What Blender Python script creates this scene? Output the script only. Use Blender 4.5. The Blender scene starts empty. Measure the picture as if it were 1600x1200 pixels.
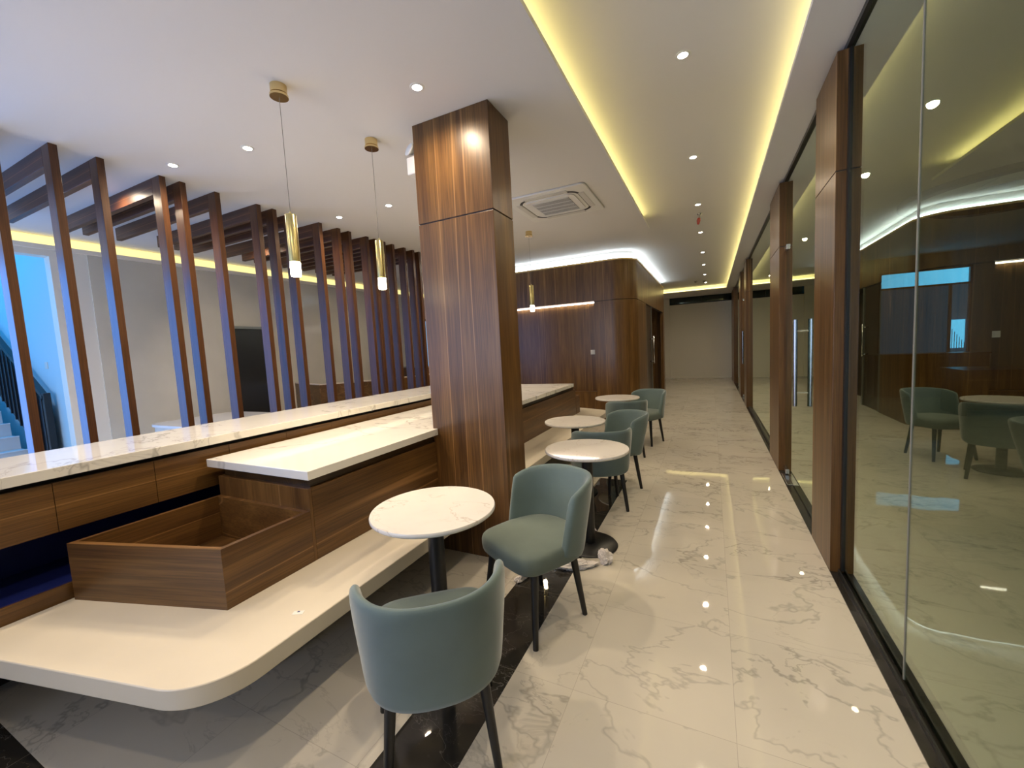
import bpy, bmesh, math, random
from math import sin, cos, pi, radians
from mathutils import Vector, Matrix
random.seed(7)
S = bpy.context.scene
COL = S.collection

# ------------------------------------------------------------ camera, world, exposure
F, YAW, PITCH, ROLL = 639.7, 0.455636, 0.0861519, -0.0528681
cam = bpy.data.objects.new('camera', bpy.data.cameras.new('camera'))
COL.objects.link(cam)
cam.data.sensor_fit = 'HORIZONTAL'; cam.data.sensor_width = 36
cam.data.lens = F / 1600 * 36
cam.data.clip_start = 0.02
fwd = Vector((-sin(YAW) * cos(PITCH), cos(YAW) * cos(PITCH), -sin(PITCH)))
rt = Vector((cos(YAW), sin(YAW), 0)); up = rt.cross(fwd)
r2 = cos(ROLL) * rt + sin(ROLL) * up; u2 = -sin(ROLL) * rt + cos(ROLL) * up
m3 = Matrix((r2, u2, -fwd)).transposed()
cam.matrix_world = Matrix.Translation((0, 0, 1.5)) @ m3.to_4x4()
S.camera = cam

w = bpy.data.worlds.new('world'); S.world = w; w.use_nodes = True
w.node_tree.nodes['Background'].inputs[0].default_value = (0.08, 0.45, 1, 1)
w.node_tree.nodes['Background'].inputs[1].default_value = 0.25
S.view_settings.view_transform = 'Standard'; S.view_settings.look = 'None'
S.view_settings.gamma = 1; S.view_settings.use_curve_mapping = False
S.view_settings.exposure = 0.68
DL = 40          # watts per downlight
def area(name, loc, rot, sx, sy, power, colr):
    l = bpy.data.lights.new(name, 'AREA'); l.shape = 'RECTANGLE'; l.size = sx; l.size_y = sy
    l.energy = power; l.color = colr
    o = bpy.data.objects.new(name, l); o.location = loc; o.rotation_euler = rot; COL.objects.link(o)
    return o
area('entrance_fill', (-4.3, -3.9, 1.6), (radians(90), 0, radians(0)), 4.2, 2.6, 90, (0.62, 0.72, 1.0))  # added fill from an unseen entrance, lifts the overall brightness
area('doorway_daylight', (-7.2, -.9, 1.55), (radians(90), 0, radians(-90)), 3.3, 2.5, 88, (0.12, 0.34, 1.0))
area('stair_daylight', (-9.3, 0.9, 4.7), (0, 0, 0), 3.2, 2.2, 85, (0.0, 0.40, 1.0))
area('stair_side_fill', (-9.6, -2.8, 2.2), (radians(90), 0, 0), 3.0, 2.4, 26, (0.0, 0.38, 1.0))  # added light from the unseen side of the stairwell; no window modelled

# ------------------------------------------------------------ materials
MATS = {}
def newmat(name):
    m = bpy.data.materials.new(name); m.use_nodes = True
    nt = m.node_tree; b = nt.nodes['Principled BSDF']
    MATS[name] = m
    return m, nt, b
def plain(name, c, rough=0.5, metal=0.0, spec=0.5, bump=0.0, bscale=80, var=0.0, sheen=0.0, coat=0.0):
    m, nt, b = newmat(name)
    b.inputs['Base Color'].default_value = (*c, 1); b.inputs['Roughness'].default_value = rough
    b.inputs['Metallic'].default_value = metal; b.inputs['Specular IOR Level'].default_value = spec
    if sheen: b.inputs['Sheen Weight'].default_value = sheen; b.inputs['Sheen Roughness'].default_value = 0.35
    if coat: b.inputs['Coat Weight'].default_value = coat
    tc = nt.nodes.new('ShaderNodeTexCoord')
    n = nt.nodes.new('ShaderNodeTexNoise'); n.inputs['Scale'].default_value = bscale
    nt.links.new(tc.outputs['Object'], n.inputs['Vector'])
    if bump:
        bp = nt.nodes.new('ShaderNodeBump'); bp.inputs['Strength'].default_value = bump; bp.inputs['Distance'].default_value = 0.002
        nt.links.new(n.outputs['Fac'], bp.inputs['Height']); nt.links.new(bp.outputs['Normal'], b.inputs['Normal'])
    if var:
        n2 = nt.nodes.new('ShaderNodeTexNoise'); n2.inputs['Scale'].default_value = 5; n2.inputs['Detail'].default_value = 5
        nt.links.new(tc.outputs['Object'], n2.inputs['Vector'])
        r = nt.nodes.new('ShaderNodeValToRGB')
        r.color_ramp.elements[0].position = .3; r.color_ramp.elements[1].position = .7
        r.color_ramp.elements[0].color = (*[x * (1 - var) for x in c], 1)
        r.color_ramp.elements[1].color = (*[min(1, x * (1 + var)) for x in c], 1)
        nt.links.new(n2.outputs['Fac'], r.inputs['Fac']); nt.links.new(r.outputs['Color'], b.inputs['Base Color'])
    return m
def emit(name, c, s):
    m, nt, b = newmat(name)
    b.inputs['Base Color'].default_value = (*c, 1)
    b.inputs['Emission Color'].default_value = (*c, 1); b.inputs['Emission Strength'].default_value = s
    return m
def ramp(nt, pts):
    r = nt.nodes.new('ShaderNodeValToRGB'); e = r.color_ramp.elements
    while len(e) < len(pts): e.new(0.5)
    for k, (p, c) in enumerate(pts): e[k].position = p; e[k].color = (*c, 1)
    return r
def wood(name, axis, tone=1.0, red=1.0, rough=0.33, turn=0.0):
    """walnut laminate, grain running along axis 0/1/2"""
    m, nt, b = newmat(name)
    L = nt.links.new
    tc0 = nt.nodes.new('ShaderNodeTexCoord'); tc = nt.nodes.new('ShaderNodeMapping'); tc.inputs['Rotation'].default_value = (0, 0, -turn)
    L(tc0.outputs['Object'], tc.inputs['Vector']); VO = tc.outputs['Vector']
    mp = nt.nodes.new('ShaderNodeMapping'); L(VO, mp.inputs['Vector'])
    sc = [11, 11, 11]; sc[axis] = 0.55; mp.inputs['Scale'].default_value = sc
    n = nt.nodes.new('ShaderNodeTexNoise'); n.inputs['Scale'].default_value = 1.0; n.inputs['Detail'].default_value = 7
    n.inputs['Roughness'].default_value = .62; n.inputs['Distortion'].default_value = .5
    L(mp.outputs['Vector'], n.inputs['Vector'])
    def t(r, g, bl): return (r * tone * red * .88, g * tone * .86, bl * tone * .80)
    r = ramp(nt, [(.28, t(.075, .034, .012)), (.45, t(.125, .060, .019)), (.6, t(.175, .088, .027)), (.78, t(.24, .128, .042))])
    L(n.outputs['Fac'], r.inputs['Fac'])
    # fine pores
    mp3 = nt.nodes.new('ShaderNodeMapping'); L(VO, mp3.inputs['Vector'])
    s3 = [150, 150, 150]; s3[axis] = 3; mp3.inputs['Scale'].default_value = s3
    n3 = nt.nodes.new('ShaderNodeTexNoise'); n3.inputs['Scale'].default_value = 1; n3.inputs['Detail'].default_value = 2
    L(mp3.outputs['Vector'], n3.inputs['Vector'])
    r3 = ramp(nt, [(.35, (.72, .72, .72)), (.6, (1.1, 1.1, 1.1))]); L(n3.outputs['Fac'], r3.inputs['Fac'])
    mul = nt.nodes.new('ShaderNodeMix'); mul.data_type = 'RGBA'; mul.blend_type = 'MULTIPLY'; mul.inputs[0].default_value = 1
    L(r.outputs['Color'], mul.inputs[6]); L(r3.outputs['Color'], mul.inputs[7])
    # pale sapwood streaks
    mp2 = nt.nodes.new('ShaderNodeMapping'); L(VO, mp2.inputs['Vector'])
    s2 = [5.2, 5.2, 5.2]; s2[axis] = 0.05; mp2.inputs['Scale'].default_value = s2; mp2.inputs['Location'].default_value = (3.1, 1.7, 5.3)
    n2 = nt.nodes.new('ShaderNodeTexNoise'); n2.inputs['Scale'].default_value = 1; n2.inputs['Detail'].default_value = 0.0
    L(mp2.outputs['Vector'], n2.inputs['Vector'])
    r2_ = ramp(nt, [(.555, (0, 0, 0)), (.565, (1, 1, 1)), (.575, (0, 0, 0))]); L(n2.outputs['Fac'], r2_.inputs['Fac'])
    mx = nt.nodes.new('ShaderNodeMix'); mx.data_type = 'RGBA'
    ml = nt.nodes.new('ShaderNodeMath'); ml.operation = 'MULTIPLY'; ml.inputs[1].default_value = .55
    L(r2_.outputs['Color'], ml.inputs[0]); L(ml.outputs[0], mx.inputs[0])
    L(mul.outputs[2], mx.inputs[6]); mx.inputs[7].default_value = (*t(.50, .27, .11), 1)
    L(mx.outputs[2], b.inputs['Base Color'])
    b.inputs['Roughness'].default_value = rough
    b.inputs['Specular IOR Level'].default_value = .45
    return m
def marble_nodes(nt, vec, base, vein, scale=1.0, wd=0.018, strength=.8):
    L = nt.links.new
    def vlayer(sc, width, det, dist, off):
        mp = nt.nodes.new('ShaderNodeMapping'); mp.inputs['Scale'].default_value = (sc, sc * 1.7, sc); mp.inputs['Location'].default_value = off
        mp.inputs['Rotation'].default_value = (0, 0, .35)
        L(vec, mp.inputs['Vector'])
        n = nt.nodes.new('ShaderNodeTexNoise'); n.inputs['Scale'].default_value = 1; n.inputs['Detail'].default_value = det
        n.inputs['Roughness'].default_value = .6; n.inputs['Distortion'].default_value = dist
        L(mp.outputs['Vector'], n.inputs['Vector'])
        s = nt.nodes.new('ShaderNodeMath'); s.operation = 'SUBTRACT'; s.inputs[1].default_value = .5; L(n.outputs['Fac'], s.inputs[0])
        a = nt.nodes.new('ShaderNodeMath'); a.operation = 'ABSOLUTE'; L(s.outputs[0], a.inputs[0])
        d = nt.nodes.new('ShaderNodeMapRange'); d.inputs['From Min'].default_value = 0; d.inputs['From Max'].default_value = width
        d.inputs['To Min'].default_value = 1; d.inputs['To Max'].default_value = 0; L(a.outputs[0], d.inputs['Value'])
        return d.outputs['Result']
    v1 = vlayer(1.15 * scale, wd * .5, 5, .35, (0, 0, 0)); v2 = vlayer(2.2 * scale, wd * .5, 6, .8, (7, 3, 1))
    cl = nt.nodes.new('ShaderNodeTexNoise'); cl.inputs['Scale'].default_value = 1.5 * scale; cl.inputs['Detail'].default_value = 4
    L(vec, cl.inputs['Vector'])
    gate = ramp(nt, [(.48, (0, 0, 0)), (.68, (.8, .8, .8))]); L(cl.outputs['Fac'], gate.inputs['Fac'])
    g2 = nt.nodes.new('ShaderNodeMath'); g2.operation = 'MULTIPLY'; L(v2, g2.inputs[0]); L(gate.outputs['Color'], g2.inputs[1])
    g1 = nt.nodes.new('ShaderNodeMath'); g1.operation = 'MULTIPLY_ADD'; L(gate.outputs['Color'], g1.inputs[0]); g1.inputs[1].default_value = .5; g1.inputs[2].default_value = .5
    g1b = nt.nodes.new('ShaderNodeMath'); g1b.operation = 'MULTIPLY'; L(v1, g1b.inputs[0]); L(g1.outputs[0], g1b.inputs[1])
    ad = nt.nodes.new('ShaderNodeMath'); ad.operation = 'MAXIMUM'; L(g1b.outputs[0], ad.inputs[0]); L(g2.outputs[0], ad.inputs[1])
    st = nt.nodes.new('ShaderNodeMath'); st.operation = 'MULTIPLY'; st.inputs[1].default_value = strength; st.use_clamp = True; L(ad.outputs[0], st.inputs[0])
    cloud = ramp(nt, [(.3, base), (.75, tuple(x * .88 for x in base))]); L(cl.outputs['Fac'], cloud.inputs['Fac'])
    mx = nt.nodes.new('ShaderNodeMix'); mx.data_type = 'RGBA'
    L(st.outputs[0], mx.inputs[0]); L(cloud.outputs['Color'], mx.inputs[6]); mx.inputs[7].default_value = (*vein, 1)
    return mx.outputs[2]
def marble(name, base, vein, scale=1.0, rough=.08, wd=.018, strength=.8):
    m, nt, b = newmat(name)
    tc = nt.nodes.new('ShaderNodeTexCoord')
    c = marble_nodes(nt, tc.outputs['Object'], base, vein, scale, wd, strength)
    nt.links.new(c, b.inputs['Base Color']); b.inputs['Roughness'].default_value = rough
    return m
def floor_mat():
    m, nt, b = newmat('floor_marble_tiles'); L = nt.links.new
    tc = nt.nodes.new('ShaderNodeTexCoord'); T = 0.63
    sh = nt.nodes.new('ShaderNodeVectorMath'); sh.operation = 'SUBTRACT'; sh.inputs[1].default_value = (0.07, 2.215, 0); L(tc.outputs['Object'], sh.inputs[0])
    dv = nt.nodes.new('ShaderNodeVectorMath'); dv.operation = 'DIVIDE'; dv.inputs[1].default_value = (T, T, 1); L(sh.outputs[0], dv.inputs[0])
    fl = nt.nodes.new('ShaderNodeVectorMath'); fl.operation = 'FLOOR'; L(dv.outputs[0], fl.inputs[0])
    fr = nt.nodes.new('ShaderNodeVectorMath'); fr.operation = 'FRACTION'; L(dv.outputs[0], fr.inputs[0])
    fm = nt.nodes.new('ShaderNodeVectorMath'); fm.operation = 'MULTIPLY'; fm.inputs[1].default_value = (1, 1, 0); L(fl.outputs[0], fm.inputs[0])
    wn = nt.nodes.new('ShaderNodeTexWhiteNoise'); wn.noise_dimensions = '3D'; L(fm.outputs[0], wn.inputs['Vector'])
    of = nt.nodes.new('ShaderNodeVectorMath'); of.operation = 'MULTIPLY_ADD'; of.inputs[1].default_value = (37, 23, 11); L(wn.outputs['Color'], of.inputs[0]); L(tc.outputs['Object'], of.inputs[2])
    col = marble_nodes(nt, of.outputs[0], (.63, .59, .51), (.23, .215, .19), .95, .028, .75)
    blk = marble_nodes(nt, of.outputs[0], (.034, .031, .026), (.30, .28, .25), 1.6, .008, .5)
    sx = nt.nodes.new('ShaderNodeSeparateXYZ'); L(tc.outputs['Object'], sx.inputs[0])
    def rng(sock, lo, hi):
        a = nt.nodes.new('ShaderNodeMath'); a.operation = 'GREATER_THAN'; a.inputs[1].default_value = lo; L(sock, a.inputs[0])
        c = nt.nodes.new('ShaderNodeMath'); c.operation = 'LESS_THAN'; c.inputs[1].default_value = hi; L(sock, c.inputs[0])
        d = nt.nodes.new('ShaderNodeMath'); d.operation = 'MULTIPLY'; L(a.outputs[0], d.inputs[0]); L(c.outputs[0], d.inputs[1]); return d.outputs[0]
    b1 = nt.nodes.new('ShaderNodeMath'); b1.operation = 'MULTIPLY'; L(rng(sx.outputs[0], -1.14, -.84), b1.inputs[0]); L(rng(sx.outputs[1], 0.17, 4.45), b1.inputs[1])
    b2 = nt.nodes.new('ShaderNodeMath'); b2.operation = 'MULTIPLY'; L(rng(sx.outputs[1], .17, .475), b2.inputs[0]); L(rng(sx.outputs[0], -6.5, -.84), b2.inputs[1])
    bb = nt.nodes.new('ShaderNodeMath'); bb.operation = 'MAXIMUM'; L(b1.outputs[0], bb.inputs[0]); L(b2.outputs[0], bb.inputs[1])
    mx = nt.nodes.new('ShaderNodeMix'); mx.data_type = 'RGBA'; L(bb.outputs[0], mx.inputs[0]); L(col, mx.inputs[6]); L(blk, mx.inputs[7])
    # joints
    s2 = nt.nodes.new('ShaderNodeSeparateXYZ'); L(fr.outputs[0], s2.inputs[0])
    def j(sock):
        a = nt.nodes.new('ShaderNodeMath'); a.operation = 'LESS_THAN'; a.inputs[1].default_value = .0035; L(sock, a.inputs[0]); return a.outputs[0]
    jm = nt.nodes.new('ShaderNodeMath'); jm.operation = 'MAXIMUM'; L(j(s2.outputs[0]), jm.inputs[0]); L(j(s2.outputs[1]), jm.inputs[1])
    jf = nt.nodes.new('ShaderNodeMath'); jf.operation = 'MULTIPLY'; jf.inputs[1].default_value = .5; L(jm.outputs[0], jf.inputs[0])
    m2 = nt.nodes.new('ShaderNodeMix'); m2.data_type = 'RGBA'; L(jf.outputs[0], m2.inputs[0]); L(mx.outputs[2], m2.inputs[6]); m2.inputs[7].default_value = (.30, .26, .22, 1)
    L(m2.outputs[2], b.inputs['Base Color']); b.inputs['Roughness'].default_value = .02
    n = nt.nodes.new('ShaderNodeTexNoise'); n.inputs['Scale'].default_value = 3.5; n.inputs['Detail'].default_value = 1; L(tc.outputs['Object'], n.inputs['Vector'])
    bp = nt.nodes.new('ShaderNodeBump'); bp.inputs['Strength'].default_value = .035; bp.inputs['Distance'].default_value = .02
    L(n.outputs['Fac'], bp.inputs['Height']); L(bp.outputs['Normal'], b.inputs['Normal'])
    return m
def glass_mat(name, tint=(.70, .75, .68), boost=1.45):
    m = bpy.data.materials.new(name); m.use_nodes = True; nt = m.node_tree; MATS[name] = m
    for n in list(nt.nodes): nt.nodes.remove(n)
    L = nt.links.new
    o = nt.nodes.new('ShaderNodeOutputMaterial'); t = nt.nodes.new('ShaderNodeBsdfTransparent'); t.inputs[0].default_value = (*tint, 1)
    g = nt.nodes.new('ShaderNodeBsdfGlossy'); g.inputs['Roughness'].default_value = 0.004; g.inputs['Color'].default_value = (.90, .97, .85, 1)
    ge = nt.nodes.new('ShaderNodeNewGeometry')            # Schlick reflectance, the same on both faces of the thin pane
    dt = nt.nodes.new('ShaderNodeVectorMath'); dt.operation = 'DOT_PRODUCT'; L(ge.outputs['Incoming'], dt.inputs[0]); L(ge.outputs['Normal'], dt.inputs[1])
    ab = nt.nodes.new('ShaderNodeMath'); ab.operation = 'ABSOLUTE'; L(dt.outputs['Value'], ab.inputs[0])
    om = nt.nodes.new('ShaderNodeMath'); om.operation = 'SUBTRACT'; om.inputs[0].default_value = 1; L(ab.outputs[0], om.inputs[1])
    pw = nt.nodes.new('ShaderNodeMath'); pw.operation = 'POWER'; pw.inputs[1].default_value = 4.2; L(om.outputs[0], pw.inputs[0])
    f = nt.nodes.new('ShaderNodeMath'); f.operation = 'MULTIPLY_ADD'; f.inputs[1].default_value = .94; f.inputs[2].default_value = .06; L(pw.outputs[0], f.inputs[0])
    k = nt.nodes.new('ShaderNodeMath'); k.operation = 'MULTIPLY'; k.inputs[1].default_value = boost; k.use_clamp = True
    x = nt.nodes.new('ShaderNodeMixShader'); L(f.outputs[0], k.inputs[0]); L(k.outputs[0], x.inputs[0]); L(t.outputs[0], x.inputs[1]); L(g.outputs[0], x.inputs[2]); L(x.outputs[0], o.inputs[0])
    return m

WZ = wood('walnut_vertical', 2); WY = wood('walnut_lengthwise', 1); WX = wood('walnut_crosswise', 0)
WB = wood('walnut_block_cladding', 2, 1.3, .95)
WP = wood('walnut_posts', 2, .62, 1.25, .35); WPX = wood('walnut_beams', 0, .75, 1.3, .4)
WSK = wood('walnut_slanted_front', 0, turn=.2776)
FLOOR = floor_mat()
MT = marble('marble_worktop', (.80, .78, .73), (.20, .19, .18), .62, .05, .018, .75)
MTT = marble('marble_tabletop', (.80, .77, .72), (.34, .25, .18), 1.6, .05, .016, .8)
STONE = marble('stone_wall', (.72, .69, .61), (.62, .60, .56), 1.2, .16, .02, .3)
CEIL = plain('ceiling_paint', (.74, .72, .70), .75, bump=.02)
PAINT = plain('wall_paint', (.88, .84, .76), .6, bump=.03)
CYAN = plain('stairwell_paint', (.55, .72, .80), .6, bump=.03)
BENCH = plain('cream_solid_surface', (.66, .60, .49), .28, var=.02)
GAP = plain('shadow_gap_black', (.03, .022, .02), .6)
NAVY = plain('navy_spill_and_print', (.010, .017, .12), .35)  # blue light spill in the counter recess put into the colour; also sticker print
BLACK = plain('black_metal', (.012, .012, .012), .38, bump=.05)
LEGM = plain('black_stained_wood', (.010, .009, .008), .4, bump=.1)
VELVET = plain('teal_velvet', (.125, .175, .170), .85, bump=.25, bscale=500, var=.10, sheen=.55)
VELVET2 = plain('teal_velvet_seat', (.125, .160, .140), .9, bump=.25, bscale=500, var=.10, sheen=.35)
BRASS = plain('brass', (.80, .62, .30), .22, 1.0)
BRASSD = plain('aged_brass', (.55, .48, .22), .28, 1.0)
CHROME = plain('brushed_steel', (.62, .63, .65), .22, 1.0)
STEEL = plain('dark_steel', (.10, .11, .12), .25, .8)
WHITE = plain('white_plastic', (.75, .74, .70), .4)
GREYP = plain('grey_plastic', (.24, .23, .19), .75, spec=.2)
DARK = plain('dark_slot', (.03, .03, .03), .7)
GRANITE = plain('black_granite', (.03, .028, .026), .15, var=.4)
TRACK = plain('dark_frame', (.035, .035, .033), .3, .4)
BAG = plain('translucent_plastic', (.78, .73, .70), .3, bump=.3, bscale=30)
RED = plain('red_plastic', (.35, .05, .03), .4)
GLASS = glass_mat('glass_pane')
WGLASS = glass_mat('window_glass_dark', (.12, .2, .18), 1.2)
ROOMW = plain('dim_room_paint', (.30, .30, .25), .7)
EWARM = emit('warm_led', (1, .86, .34), 5.5)
EWALL = emit('warm_led_diffuser', (1, .86, .36), .62)
ECOOL = emit('cool_led', (.80, .92, 1), 8)
EWHITE = emit('white_led', (1, .90, .80), 9)
EDISC = emit('downlight_lens', (1, .93, .84), 22)
EPEND = emit('pendant_lens', (1, .84, .55), 22)
EBLUE = emit('daylit_pane', (.10, .34, .62), .75)
EBLUE2 = emit('daylit_pane_dim', (.02, .10, .20), .4)
EBLUE3 = emit('daylit_pane_bright', (.08, .38, .72), 2.4)

# ------------------------------------------------------------ helpers
def bm_new(): return bmesh.new()
def add_box(bm, x0, x1, y0, y1, z0, z1):
    vs = [bm.verts.new((x, y, z)) for x in (x0, x1) for y in (y0, y1) for z in (z0, z1)]
    for f in ((0, 1, 3, 2), (4, 6, 7, 5), (0, 4, 5, 1), (2, 3, 7, 6), (0, 2, 6, 4), (1, 5, 7, 3)):
        bm.faces.new([vs[i] for i in f])
def add_prism(bm, pts, z0, z1):
    a = [bm.verts.new((x, y, z0)) for x, y in pts]; b = [bm.verts.new((x, y, z1)) for x, y in pts]
    bm.faces.new(a[::-1]); bm.faces.new(b)
    n = len(pts)
    for i in range(n): bm.faces.new((a[i], a[(i + 1) % n], b[(i + 1) % n], b[i]))
def add_tube(bm, p, q, r0, r1=None, n=20):
    p = Vector(p); q = Vector(q); r1 = r0 if r1 is None else r1
    d = (q - p).normalized(); t = Vector((0, 0, 1)) if abs(d.z) < .9 else Vector((1, 0, 0))
    u = d.cross(t).normalized(); v = d.cross(u)
    A = [bm.verts.new(p + (u * cos(2 * pi * k / n) + v * sin(2 * pi * k / n)) * r0) for k in range(n)]
    B = [bm.verts.new(q + (u * cos(2 * pi * k / n) + v * sin(2 * pi * k / n)) * r1) for k in range(n)]
    for k in range(n): bm.faces.new((A[k], A[(k + 1) % n], B[(k + 1) % n], B[k]))
    bm.faces.new(A[::-1]); bm.faces.new(B)
def add_lathe(bm, prof, n=48):
    """prof: (r,z) list from axis to axis"""
    rings = []
    for r, z in prof:
        if r < 1e-6: rings.append([bm.verts.new((0, 0, z))])
        else: rings.append([bm.verts.new((r * cos(2 * pi * k / n), r * sin(2 * pi * k / n), z)) for k in range(n)])
    for a, b in zip(rings, rings[1:]):
        for k in range(n):
            k2 = (k + 1) % n
            if len(a) == 1 and len(b) > 1: bm.faces.new((a[0], b[k2], b[k]))
            elif len(b) == 1 and len(a) > 1: bm.faces.new((a[k], a[k2], b[0]))
            elif len(a) > 1: bm.faces.new((a[k], a[k2], b[k2], b[k]))
def obj(name, bm, mat, parent=None, smooth=False, bevel=0, sub=0, kind=None):
    bmesh.ops.recalc_face_normals(bm, faces=bm.faces[:])
    me = bpy.data.meshes.new(name); bm.to_mesh(me); bm.free()
    for mm in (mat if isinstance(mat, (list, tuple)) else [mat]): me.materials.append(mm)
    if smooth:
        for p in me.polygons: p.use_smooth = True
    o = bpy.data.objects.new(name, me); COL.objects.link(o)
    if parent: o.parent = parent
    if bevel:
        md = o.modifiers.new('bevel', 'BEVEL'); md.width = bevel; md.segments = 2; md.limit_method = 'ANGLE'
    if sub:
        md = o.modifiers.new('sub', 'SUBSURF'); md.levels = sub; md.render_levels = sub
    if kind: o['kind'] = kind
    return o
def autosmooth(o, ang=35):
    me = o.data
    for p in me.polygons: p.use_smooth = True
    bm = bmesh.new(); bm.from_mesh(me)
    for e in bm.edges:
        if len(e.link_faces) == 2 and e.calc_face_angle(0) > radians(ang): e.smooth = False
    bm.to_mesh(me); bm.free()
    return o
def box(name, x0, x1, y0, y1, z0, z1, mat, parent=None, bevel=0, kind=None):
    bm = bm_new(); add_box(bm, x0, x1, y0, y1, z0, z1); return obj(name, bm, mat, parent, bevel=bevel, kind=kind)
def boxes(name, L, mat, parent=None, bevel=0, kind=None):
    bm = bm_new()
    for b in L: add_box(bm, *b)
    return obj(name, bm, mat, parent, bevel=bevel, kind=kind)
def struct(name, L, mat, **k):
    if not isinstance(L[0], (list, tuple)): L = [L]
    return boxes(name, L, mat, kind='structure', **k)
def tag(o, label, cat, group=None):
    o['label'] = label; o['category'] = cat
    if group: o['group'] = group
    return o
def thing(name, label, cat, loc=(0, 0, 0), rz=0, group=None):
    o = bpy.data.objects.new(name, None); COL.objects.link(o); o.location = loc; o.rotation_euler = (0, 0, rz)
    o.empty_display_size = .1
    return tag(o, label, cat, group)
def dup(root, loc, rz=None, label=None, group=None, name=None):
    r = root.copy(); COL.objects.link(r); r.location = loc
    if rz is not None: r.rotation_euler = (0, 0, rz)
    if label: r['label'] = label
    if group: r['group'] = group
    for ch in list(root.children):
        c = ch.copy(); COL.objects.link(c); c.parent = r
        for g in list(ch.children):
            d = g.copy(); COL.objects.link(d); d.parent = c
    return r
ORD = ['first', 'second', 'third', 'fourth', 'fifth', 'sixth', 'seventh', 'eighth', 'ninth', 'tenth', 'eleventh', 'twelfth', 'thirteenth',
       'fourteenth', 'fifteenth', 'sixteenth', 'seventeenth', 'eighteenth', 'nineteenth', 'twentieth']

# ------------------------------------------------------------ setting
CZ, TZ = 3.10, 3.24
struct('floor', (-12.2, 7, -4.2, 18, -.1, 0), FLOOR)
struct('ceiling', [(-7.3, 7, -4.2, 17.5, TZ, TZ + .1)], CEIL)
bm = bm_new()
add_prism(bm, [(-7.0, -4.1), (-.78, -4.1), (-.78, 6.3), (-4.36, 6.3), (-4.36, 9.6), (-7.0, 9.6)], CZ, CZ + .03)
obj('ceiling', bm, CEIL, kind='structure')
struct('ceiling', [(-.97, -.93, -4.1, 6.3, CZ + .03, TZ), (-4.36, -.97, 6.15, 6.19, CZ + .03, TZ)], CEIL)
struct('ceiling', [(.46, 6.6, -4.1, 17.2, CZ, CZ + .03), (.60, .64, -4.1, 17.2, CZ + .03, TZ)], CEIL)
struct('ceiling', [(-3.5, .46, 15.3, 17.2, CZ, CZ + .03), (-3.5, .60, 15.44, 15.48, CZ + .03, TZ)], CEIL)
struct('wall_back', [(-12.2, -6.6, -4.2, -4.1, 0, 4.9), (-2.0, 6.8, -4.2, -4.1, 0, TZ), (-6.6, -2.0, -4.2, -4.1, 3.0, TZ)], PAINT)
struct('wall_left', [(-7.15, -7.0, 2.09, 9.75, 0, TZ), (-7.15, -7.0, -4.1, 2.09, 2.87, TZ), (-7.15, -7.0, -4.1, -2.6, 0, 2.87)], PAINT)
struct('trim_1', [(-7.0, -6.985, 2.42, 3.93, 0, 2.94), (-7.0, -6.985, 4.64, 9.6, 0, 2.94), (-7.0, -6.985, 3.93, 4.64, 2.10, 2.94)], STONE)
struct('trim_2', (-7.0, -6.95, -4.1, 9.6, 2.94, 2.99), PAINT)
struct('wall_stairwell', [(-12.2, -7.15, 2.15, 2.3, 0, 4.9), (-12.2, -12.05, -4.1, 2.15, 0, 4.9), (-7.15, -7.0, -4.1, 2.3, TZ + .1, 4.9)], CYAN)
struct('wall_far', [(-3.6, .9, 17.2, 17.3, 0, 2.84), (-3.6, -1.47, 17.2, 17.3, 2.84, TZ), (.9, 6.8, 17.2, 17.3, 0, TZ)], PAINT)
struct('trim_3', (-1.72, -1.44, 17.12, 17.2, 0, CZ), PAINT)
struct('wall_corridor', [(-3.6, -3.5, 13.3, 17.2, 0, TZ), (-7.15, -4.3, 9.6, 9.75, 0, TZ)], PAINT)
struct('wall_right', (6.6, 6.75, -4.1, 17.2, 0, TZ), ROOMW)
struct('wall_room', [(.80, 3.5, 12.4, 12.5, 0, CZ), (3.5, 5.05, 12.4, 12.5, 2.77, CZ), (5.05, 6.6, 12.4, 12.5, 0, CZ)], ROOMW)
# high window at the corridor end
wn = thing('window_1', 'long dark transom window high on the end wall', 'window'); del wn['label']; del wn['category']; wn['kind'] = 'structure'
box('pane', -1.44, .87, 17.22, 17.24, 2.87, 3.22, WGLASS, wn)
boxes('window_frame', [(-1.47, .9, 17.17, 17.26, 2.84, 2.875), (-1.47, -1.435, 17.17, 17.26, 2.875, TZ), (-.34, -.31, 17.17, 17.26, 2.875, TZ), (.865, .9, 17.17, 17.26, 2.875, TZ)], BLACK, wn)
box('dark_backing', -1.47, .9, 17.7, 17.72, 2.6, 3.6, plain('dark_green_backing', (.012, .035, .03), .7), wn)  # dark green sheet behind the transom glass
# unseen entrance window added behind the camera to go with the fill light
wn = bpy.data.objects.new('window_2', None); COL.objects.link(wn); wn['kind'] = 'structure'
boxes('window_frame', [(-6.6, -2.0, -4.17, -4.12, 2.93, 3.0), (-6.6, -2.0, -4.17, -4.12, 0, .06)] + [(x, x + .05, -4.17, -4.12, .06, 2.93) for x in (-6.6, -5.08, -3.56, -2.05)], BLACK, wn)
# daylit pane seen between the posts and the column
wn = bpy.data.objects.new('window_3', None); COL.objects.link(wn); wn['kind'] = 'structure'
box('pane', -6.975, -6.965, 8.92, 9.5, .95, 2.36, EBLUE, wn)
boxes('window_frame', [(-6.985, -6.95, 8.85, 8.92, .9, 2.42), (-6.985, -6.95, 8.92, 9.55, 2.36, 2.42)], BLACK, wn)
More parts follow.
